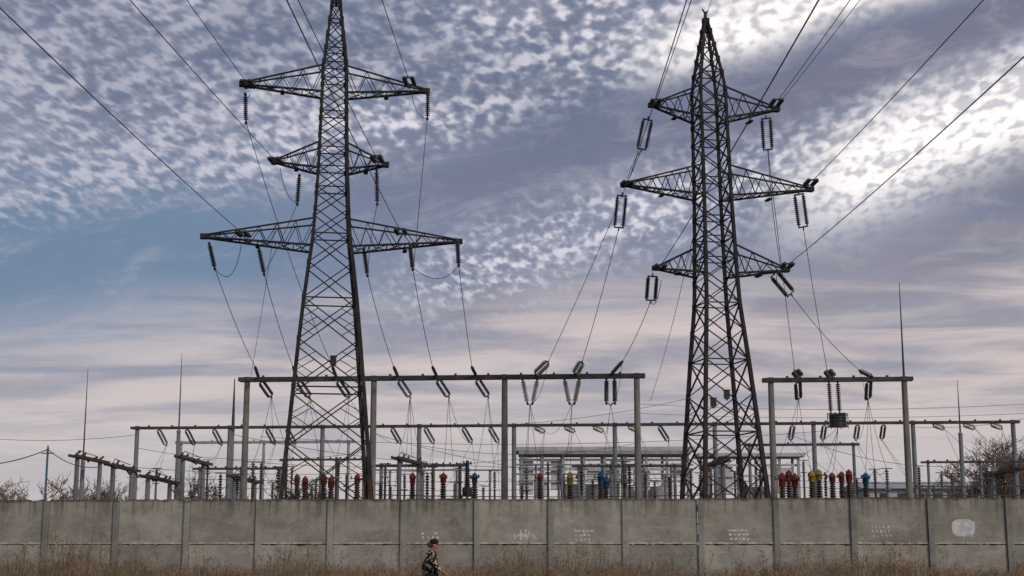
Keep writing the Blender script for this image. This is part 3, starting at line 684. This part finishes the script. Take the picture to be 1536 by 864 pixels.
a=ra(1372,730,76); b_=ra(1600,729,76); root=thing('railing','thin metal railing just above the wall top near the right edge','railing',(a.x,a.y,0)); o0=Vector((a.x,a.y,0))
for z in(a.z,a.z-.45):
    q=MB(); q.beam(Vector((a.x,a.y,z)),Vector((b_.x,b_.y,z)),.06); q.build('rail',beamm,root,o0)
for k in range(9):
    c_=a.lerp(b_,k/8); q=MB(); q.beam((c_.x,c_.y,0),(c_.x,c_.y,a.z+.08),.08); q.build('upright',beamm,root,o0)
# ------------------------------------------------------------ bare trees
def tree(px,ytop,Y,label,spread=1.0,seed=1,name='bare_tree',dens=5,m=twigm,mr=.022):
    t=at(px,ytop,Y); H=t.z; base=Vector((t.x,Y,0)); rn=random.Random(seed); root=thing(name,label,'tree',base,0,'bare winter trees behind the yard')
    tk=MB(); cr=MB(); zmax=[0]
    def br(p,dr,l,r,lev):
        q_=tk if lev<2 else cr; pts=[p]; dcur=dr.copy()
        for i in range(3):
            dcur=(dcur+Vector((rn.gauss(0,.13),rn.gauss(0,.13),rn.gauss(.03,.06)))).normalized(); pts.append(pts[-1]+dcur*l/3)
        zmax[0]=max(zmax[0],pts[-1].z)
        r_end=max(mr*.8,r*.55)
        q_.path(pts,[r,r*.85,r*.7,r_end],5 if lev<2 else 3)
        if lev>=dens: return
        for k in range(rn.randint(3,4) if lev>0 else 6):
            i=rn.choice((1,2,3,3)) if lev>0 else rn.choice((1,2,3)); s_=pts[i]
            nd=(dcur*.9+Vector((rn.gauss(0,.6)*spread,rn.gauss(0,.6)*spread,rn.uniform(-.05,.5)))).normalized()
            br(s_,nd,l*rn.uniform(.58,.82),max(mr,r_end*rn.uniform(.55,.8)),lev+1)
    br(Vector((0,0,0)),Vector((0,0,1)),H*.34,H*.022,0)
    k=H/zmax[0]
    for qq in(tk,cr): qq.v=[v*k for v in qq.v]
    tk.build('trunk',barkm,root); cr.build('crown',m,root)
tree(1485,648,118,'tan bare tree behind the rear gantry near the right edge',1.4,3,dens=6,mr=.018)
tree(1532,656,125,'bare tree cut by the right picture edge',1.3,5)
tree(1455,690,122,'small bare tree left of the tan tree near the right edge',1.4,6)
tree(118,706,125,'rounded bare bush tree left, under the leftmost switch rack',1.4,8)
tree(160,712,128,'bare bush tree right of the rounded one at left',1.3,9)
tree(15,712,130,'low bare tree at the left picture edge',1.5,12)
tree(322,702,112,'tangled bare shrub beside the front gantry left post',1.4,15,m=barkm)
tree(480,708,104,'tangled bare shrub inside the left pylon legs',1.4,17,m=barkm)
tree(345,715,104,'second tangled shrub right of the one by the gantry left post',1.4,19,m=barkm)
# ------------------------------------------------------------ person
skinm=mat('skin',(.38,.21,.155),(.30,.16,.115),scale=8,rough=.6)
capm=mat('black knit',(.015,.015,.015),(.008,.008,.008),scale=60,rough=.95)
jeans=mat('dark trousers',(.03,.03,.035),(.015,.015,.017),scale=20,rough=.9)
shoem=mat('dark shoes',(.03,.025,.022),(.015,.012,.01),scale=20,rough=.6)
jack=mat('black jacket with cream floral print',(.58,.50,.42),(.020,.018,.016),scale=14,rough=.9,detail=2,lo=.55,hi=.58,spec=.1)
def skin(name,V_,E_,R_,m,parent,sub=2):
    me=bpy.data.meshes.new(name); me.from_pydata([Vector(v) for v in V_],E_,[]); me.update()
    o=bpy.data.objects.new(name,me); C.objects.link(o); o.parent=parent
    sm=o.modifiers.new('skin','SKIN'); 
    if not me.skin_vertices:
        bm=bmesh.new(); bm.from_mesh(me); bm.verts.layers.skin.verify(); bm.to_mesh(me); bm.free()
    for i,r in enumerate(R_):
        sv=me.skin_vertices[0].data[i]; sv.radius=r if isinstance(r,tuple) else (r,r); sv.use_root=(i==0)
    sm.use_smooth_shade=True
    ss=o.modifiers.new('s','SUBSURF'); ss.levels=sub; ss.render_levels=sub
    me.materials.append(m); return o
pp=at(647,811,34); PR=thing('person','person in black knit cap and black and cream patterned jacket walking right along the wall','person',(pp.x,34,0))
V_=[(0,0,.93),(.01,0,1.12),(.0,0,1.30),(.02,0,1.43),(.05,0,1.49),(.075,0,1.56),(.08,0,1.64),
 (0,-.17,1.38),(.09,-.23,1.13),(.25,-.21,.99),(0,.17,1.38),(-.14,.23,1.14),(-.2,.23,.93),
 (.02,-.09,.86),(.2,-.1,.5),(.3,-.1,.1),(0,.09,.86),(.02,.1,.48),(-.26,.1,.17),(.43,-.1,.05),(-.16,.1,.05)]
E_=[(0,1),(1,2),(2,3),(3,4),(4,5),(5,6),(2,7),(7,8),(8,9),(2,10),(10,11),(11,12),(0,13),(13,14),(14,15),(0,16),(16,17),(17,18),(15,19),(18,20)]
R_=[(.13,.11),(.12,.1),(.14,.11),.08,.055,.085,.078,.06,.044,.03,.06,.044,.03,.085,.058,.04,.085,.058,.04,.035,.035]
skin('body',V_,E_,R_,skinm,PR)
Vj=[(0,0,.86),(.01,0,1.1),(.0,0,1.30),(.02,0,1.42),(.035,0,1.475),(-.0,-.18,1.37),(.09,-.25,1.13),(.23,-.215,1.0),(-.0,.18,1.37),(-.15,.25,1.14),(-.2,.24,.96)]
skin('jacket',Vj,[(0,1),(1,2),(2,3),(3,4),(2,5),(5,6),(6,7),(2,8),(8,9),(9,10)],[(.2,.19),(.19,.175),(.19,.175),(.14,.13),(.09,.09),.10,.08,.06,.10,.08,.06],jack,PR)
skin('trousers',[(0,0,.92),(.02,-.1,.84),(.2,-.1,.5),(.29,-.1,.13),(0,.1,.84),(.02,.1,.48),(-.25,.1,.19)],[(0,1),(1,2),(2,3),(0,4),(4,5),(5,6)],[(.15,.14),.11,.08,.06,.11,.08,.06],jeans,PR)
for (x,y,z,tx,tz) in((.28,-.1,.07,.46,.045),(-.26,.1,.13,-.12,.045)):
    skin('shoe',[(x,y,z),((x+tx)/2,y,(z+tz)/2),(tx,y,tz)],[(0,1),(1,2)],[.05,.05,.042],shoem,PR)
q=MB(); q.lathe((.065,0,1.615),(.05,0,1.735),[(0,.108),(.12,.116),(.22,.112),(.55,.108),(.8,.085),(.94,.05),(1,.015)],18); q.build('knit_cap',capm,PR,None,True)
q=MB(); q.lathe((.165,0,1.605),(.195,0,1.565),[(0,.008),(.6,.018),(1,.012)],8); q.build('nose',skinm,PR,None,True)
for s_ in(-1,1):
    q=MB(); q.lathe((.15,s_*.035,1.602),(.163,s_*.035,1.602),[(0,.012),(.7,.011),(1,.004)],8); q.build('eye',capm,PR,None,True)
    q=MB(); q.lathe((.06,s_*.085,1.59),(.065,s_*.105,1.59),[(0,.028),(.6,.03),(1,.02)],8); q.build('ear',skinm,PR,None,True)
q=MB(); q.beam((.155,-.025,1.525),(.155,.025,1.525),.012,.01); q.build('mouth',redm,PR)
q=MB(); q.lathe((-.01,0,1.64),(-.02,0,1.53),[(0,.09),(.5,.085),(1,.05)],14); q.build('hair',barkm,PR,None,True)
for (x,y,z,fx,fz_) in((.25,-.21,.99,.8,-.6),(-.2,.23,.93,.1,-1)):
    q=MB(); dr=Vector((fx,0,fz_)).normalized(); pb=Vector((x,y,z)); pc=pb+dr*.09
    q.path([pb,pb+dr*.04,pc],[.026,.038,.036],8)
    for k,l in enumerate((.07,.08,.075,.06)):
        o_=Vector((0,(k-1.5)*.019,0)); q.path([pc+o_-dr*.02,pc+o_+dr*l*.5,pc+o_+dr*l*.8+Vector((.012,0,-.01)),pc+o_+dr*l+Vector((.02,0,-.02))],[.009,.009,.008,.006],6)
    q.path([pb+dr*.03+Vector((0,-.02,0)),pb+dr*.06+Vector((.02,-.045,0)),pb+dr*.1+Vector((.02,-.05,-.01))],[.011,.01,.007],6)
    q.build('hand',skinm,PR,None,True)
# ------------------------------------------------------------ sky
w=bpy.data.worlds.new('World'); bpy.context.scene.world=w; w.use_nodes=True
try: w.cycles.sampling_method='MANUAL'; w.cycles.sample_map_resolution=256
except Exception: pass
nt=w.node_tree; N=nt.nodes; L=nt.links; N.clear()
class X:
    def __init__(s,k): s.k=k
    def _m(s,op,*o,cl=False):
        n=N.new('ShaderNodeMath'); n.operation=op; n.use_clamp=cl
        for i,v in enumerate((s,)+o):
            if isinstance(v,X): L.new(v.k,n.inputs[i])
            else: n.inputs[i].default_value=v
        return X(n.outputs[0])
    def __add__(s,o): return s._m('ADD',o)
    def __radd__(s,o): return s._m('ADD',o)
    def __sub__(s,o): return s._m('SUBTRACT',o)
    def __rsub__(s,o): return (s*-1)+o
    def __mul__(s,o): return s._m('MULTIPLY',o)
    def __rmul__(s,o): return s._m('MULTIPLY',o)
    def __truediv__(s,o): return s._m('DIVIDE',o)
    def clamp(s): return s._m('ADD',0.0,cl=True)
    def mx(s,o): return s._m('MAXIMUM',o)
    def ab(s): return s._m('ABSOLUTE')
    def ln(s): return s._m('LOGARITHM',math.e)
def expn(x): n=N.new('ShaderNodeMath'); n.operation='EXPONENT'; L.new(x.k,n.inputs[0]); return X(n.outputs[0])
def gs(x,c,wd): t=(x-c)/wd; return expn(t*t*-1)
def sm(x,a,b,lo=0,hi=1):
    n=N.new('ShaderNodeMapRange'); n.interpolation_type='SMOOTHSTEP'; L.new(x.k,n.inputs['Value']); 
    if a>b: a,b,lo,hi=b,a,hi,lo
    n.inputs['From Min'].default_value=a; n.inputs['From Max'].default_value=b; n.inputs['To Min'].default_value=lo; n.inputs['To Max'].default_value=hi
    return X(n.outputs[0])
def vec(a,b,c=0):
    n=N.new('ShaderNodeCombineXYZ')
    for i,v in enumerate((a,b,c)):
        if isinstance(v,X): L.new(v.k,n.inputs[i])
        else: n.inputs[i].default_value=v
    return n.outputs[0]
def nz(v,scale,detail=4,rough=.55,dist=0):
    n=N.new('ShaderNodeTexNoise'); n.inputs['Scale'].default_value=scale; n.inputs['Detail'].default_value=detail; n.inputs['Roughness'].default_value=rough; n.inputs['Distortion'].default_value=dist
    L.new(v,n.inputs['Vector']); return X(n.outputs[0])
def mix(f,a,b):
    n=N.new('ShaderNodeMix'); n.data_type='RGBA'
    L.new(f.k,n.inputs[0]) if isinstance(f,X) else setattr(n.inputs[0],'default_value',f)
    for i,v in((6,a),(7,b)):
        if isinstance(v,tuple): n.inputs[i].default_value=(*v,1)
        else: L.new(v,n.inputs[i])
    return n.outputs[2]
tc=N.new('ShaderNodeTexCoord'); se=N.new('ShaderNodeSeparateXYZ'); L.new(tc.outputs['Generated'],se.inputs[0])
dx=X(se.outputs[0]); dy=X(se.outputs[1]).ab().mx(.12); dz=X(se.outputs[2])
p=dx/dy; q_=(dz/dy).mx(0.0)
U=p*2080; V=817-q_*2063
warp=nz(vec(p,q_),3.0,3,.5)
warp2=nz(vec(p,q_,4.0),9,4,.6)
s=V+U*.3+U*U*.0001+(warp-.5)*100+(warp2-.5)*55
k=(q_+.16)
a=p/k; b=k.ln()
ca=a+b*.6; cb_=b*1.1-a*.3
cells=nz(vec(ca,cb_*1.1),46,1.6,.5,.15)
bands=nz(vec(ca*.45,cb_*1.9,7.0),11,3,.5,.3)
fine=nz(vec(a,b,3.0),110,3,.6)
big=nz(vec(p,q_*1.6,1.0),4.5,4,.55)
c=mix(sm(big,.35,.65),(.15,.18,.27),(.245,.265,.36))
c=mix(sm(U,0,-480)*sm(V,170,370)*.85,c,(.15,.235,.36))
c=mix(gs(s,262,62)*.85*sm(U,-500,0),c,(.165,.182,.275))
st=nz(vec(p*1.0+q_*.6,q_*9.0),4.2,6,.6,.5)
st2=nz(vec(p*.8,q_*5,5.0),3.0,5,.6,.6)
low=sm(V+(warp-.5)*220+(U*.07),390,520)
lc=mix(sm(st,.36,.62),(.33,.32,.385),(.68,.575,.56))
lc=mix(sm(V,560,740)*.7,lc,(.58,.54,.545))
lc=mix(sm(U,-250,-700)*sm(V,620,470)*.7,lc,(.22,.30,.42))
c=mix(low*.95,c,lc)
up=sm(s,225,150)*sm(big,.3,.52,.35,1.0)*sm(U,-900,0,.6,1.0)
b2=gs(s,395,55)*sm(U,-260,0)
dens=(up+b2*.85).clamp()
cc=cells*.62+bands*.38+(fine-.5)*.09
puff=sm(cc,.40,.58)
c=mix(puff*dens*.70,c,(.56,.55,.64))
core=sm(cc,.49,.63)
c=mix(core*dens*.8*sm(U,-600,0,.5,1.0),c,(.90,.87,.92))
br=gs(s,160,45)*sm(U,130,360)+gs(s,455,70)*sm(U,330,600)
brn=sm(cc,.38,.54,.48,1.0)
c=mix(((br*1.45).clamp()*brn).clamp(),c,(1.12,1.06,1.04))
c=mix(gs(s,610,60)*sm(U,250,500)*.65*sm(st2,.38,.6),c,(.27,.235,.285))
c=mix(gs(s,300,48)*sm(U,150,450)*.92,c,(.19,.19,.265))
wz_=nz(vec(p*2+q_*3,q_*7-p*2,2.0),5,7,.68,.8)
c=mix(sm(wz_,.48,.75)*.30,c,(.62,.58,.61))
sky=N.new('ShaderNodeTexSky'); sky.sky_type='NISHITA'; sky.sun_disc=False; AZ=R(138); EL=R(30); sky.sun_elevation=EL; sky.sun_rotation=AZ
sc=N.new('ShaderNodeMix'); sc.data_type='RGBA'; sc.blend_type='MULTIPLY'; sc.inputs[0].default_value=1; L.new(sky.outputs[0],sc.inputs[6]); sc.inputs[7].default_value=(.08,.08,.08,1)
c=mix(.06,c,sc.outputs[2])
bg=N.new('ShaderNodeBackground'); L.new(c,bg.inputs[0]); bg.inputs[1].default_value=1.0
out=N.new('ShaderNodeOutputWorld'); L.new(bg.outputs[0],out.inputs[0])
S_=Vector((math.sin(AZ)*math.cos(EL),math.cos(AZ)*math.cos(EL),math.sin(EL)))
sl=bpy.data.lights.new('Sun','SUN'); sl.energy=1.4; sl.angle=R(10); sl.color=(1,.91,.80); so=bpy.data.objects.new('Sun',sl); C.objects.link(so); so.rotation_euler=S_.to_track_quat('Z','Y').to_euler()
cam=bpy.data.cameras.new('Camera'); cam.lens=50; cam.sensor_width=36; cam.clip_end=9000; cam.clip_start=.1
co=bpy.data.objects.new('Camera',cam); C.objects.link(co); co.location=(0,0,CZ); co.rotation_euler=(math.pi/2+TH,0,0)
sc_=bpy.context.scene; sc_.camera=co; sc_.view_settings.view_transform='Standard'; sc_.view_settings.look='None'; sc_.view_settings.exposure=0
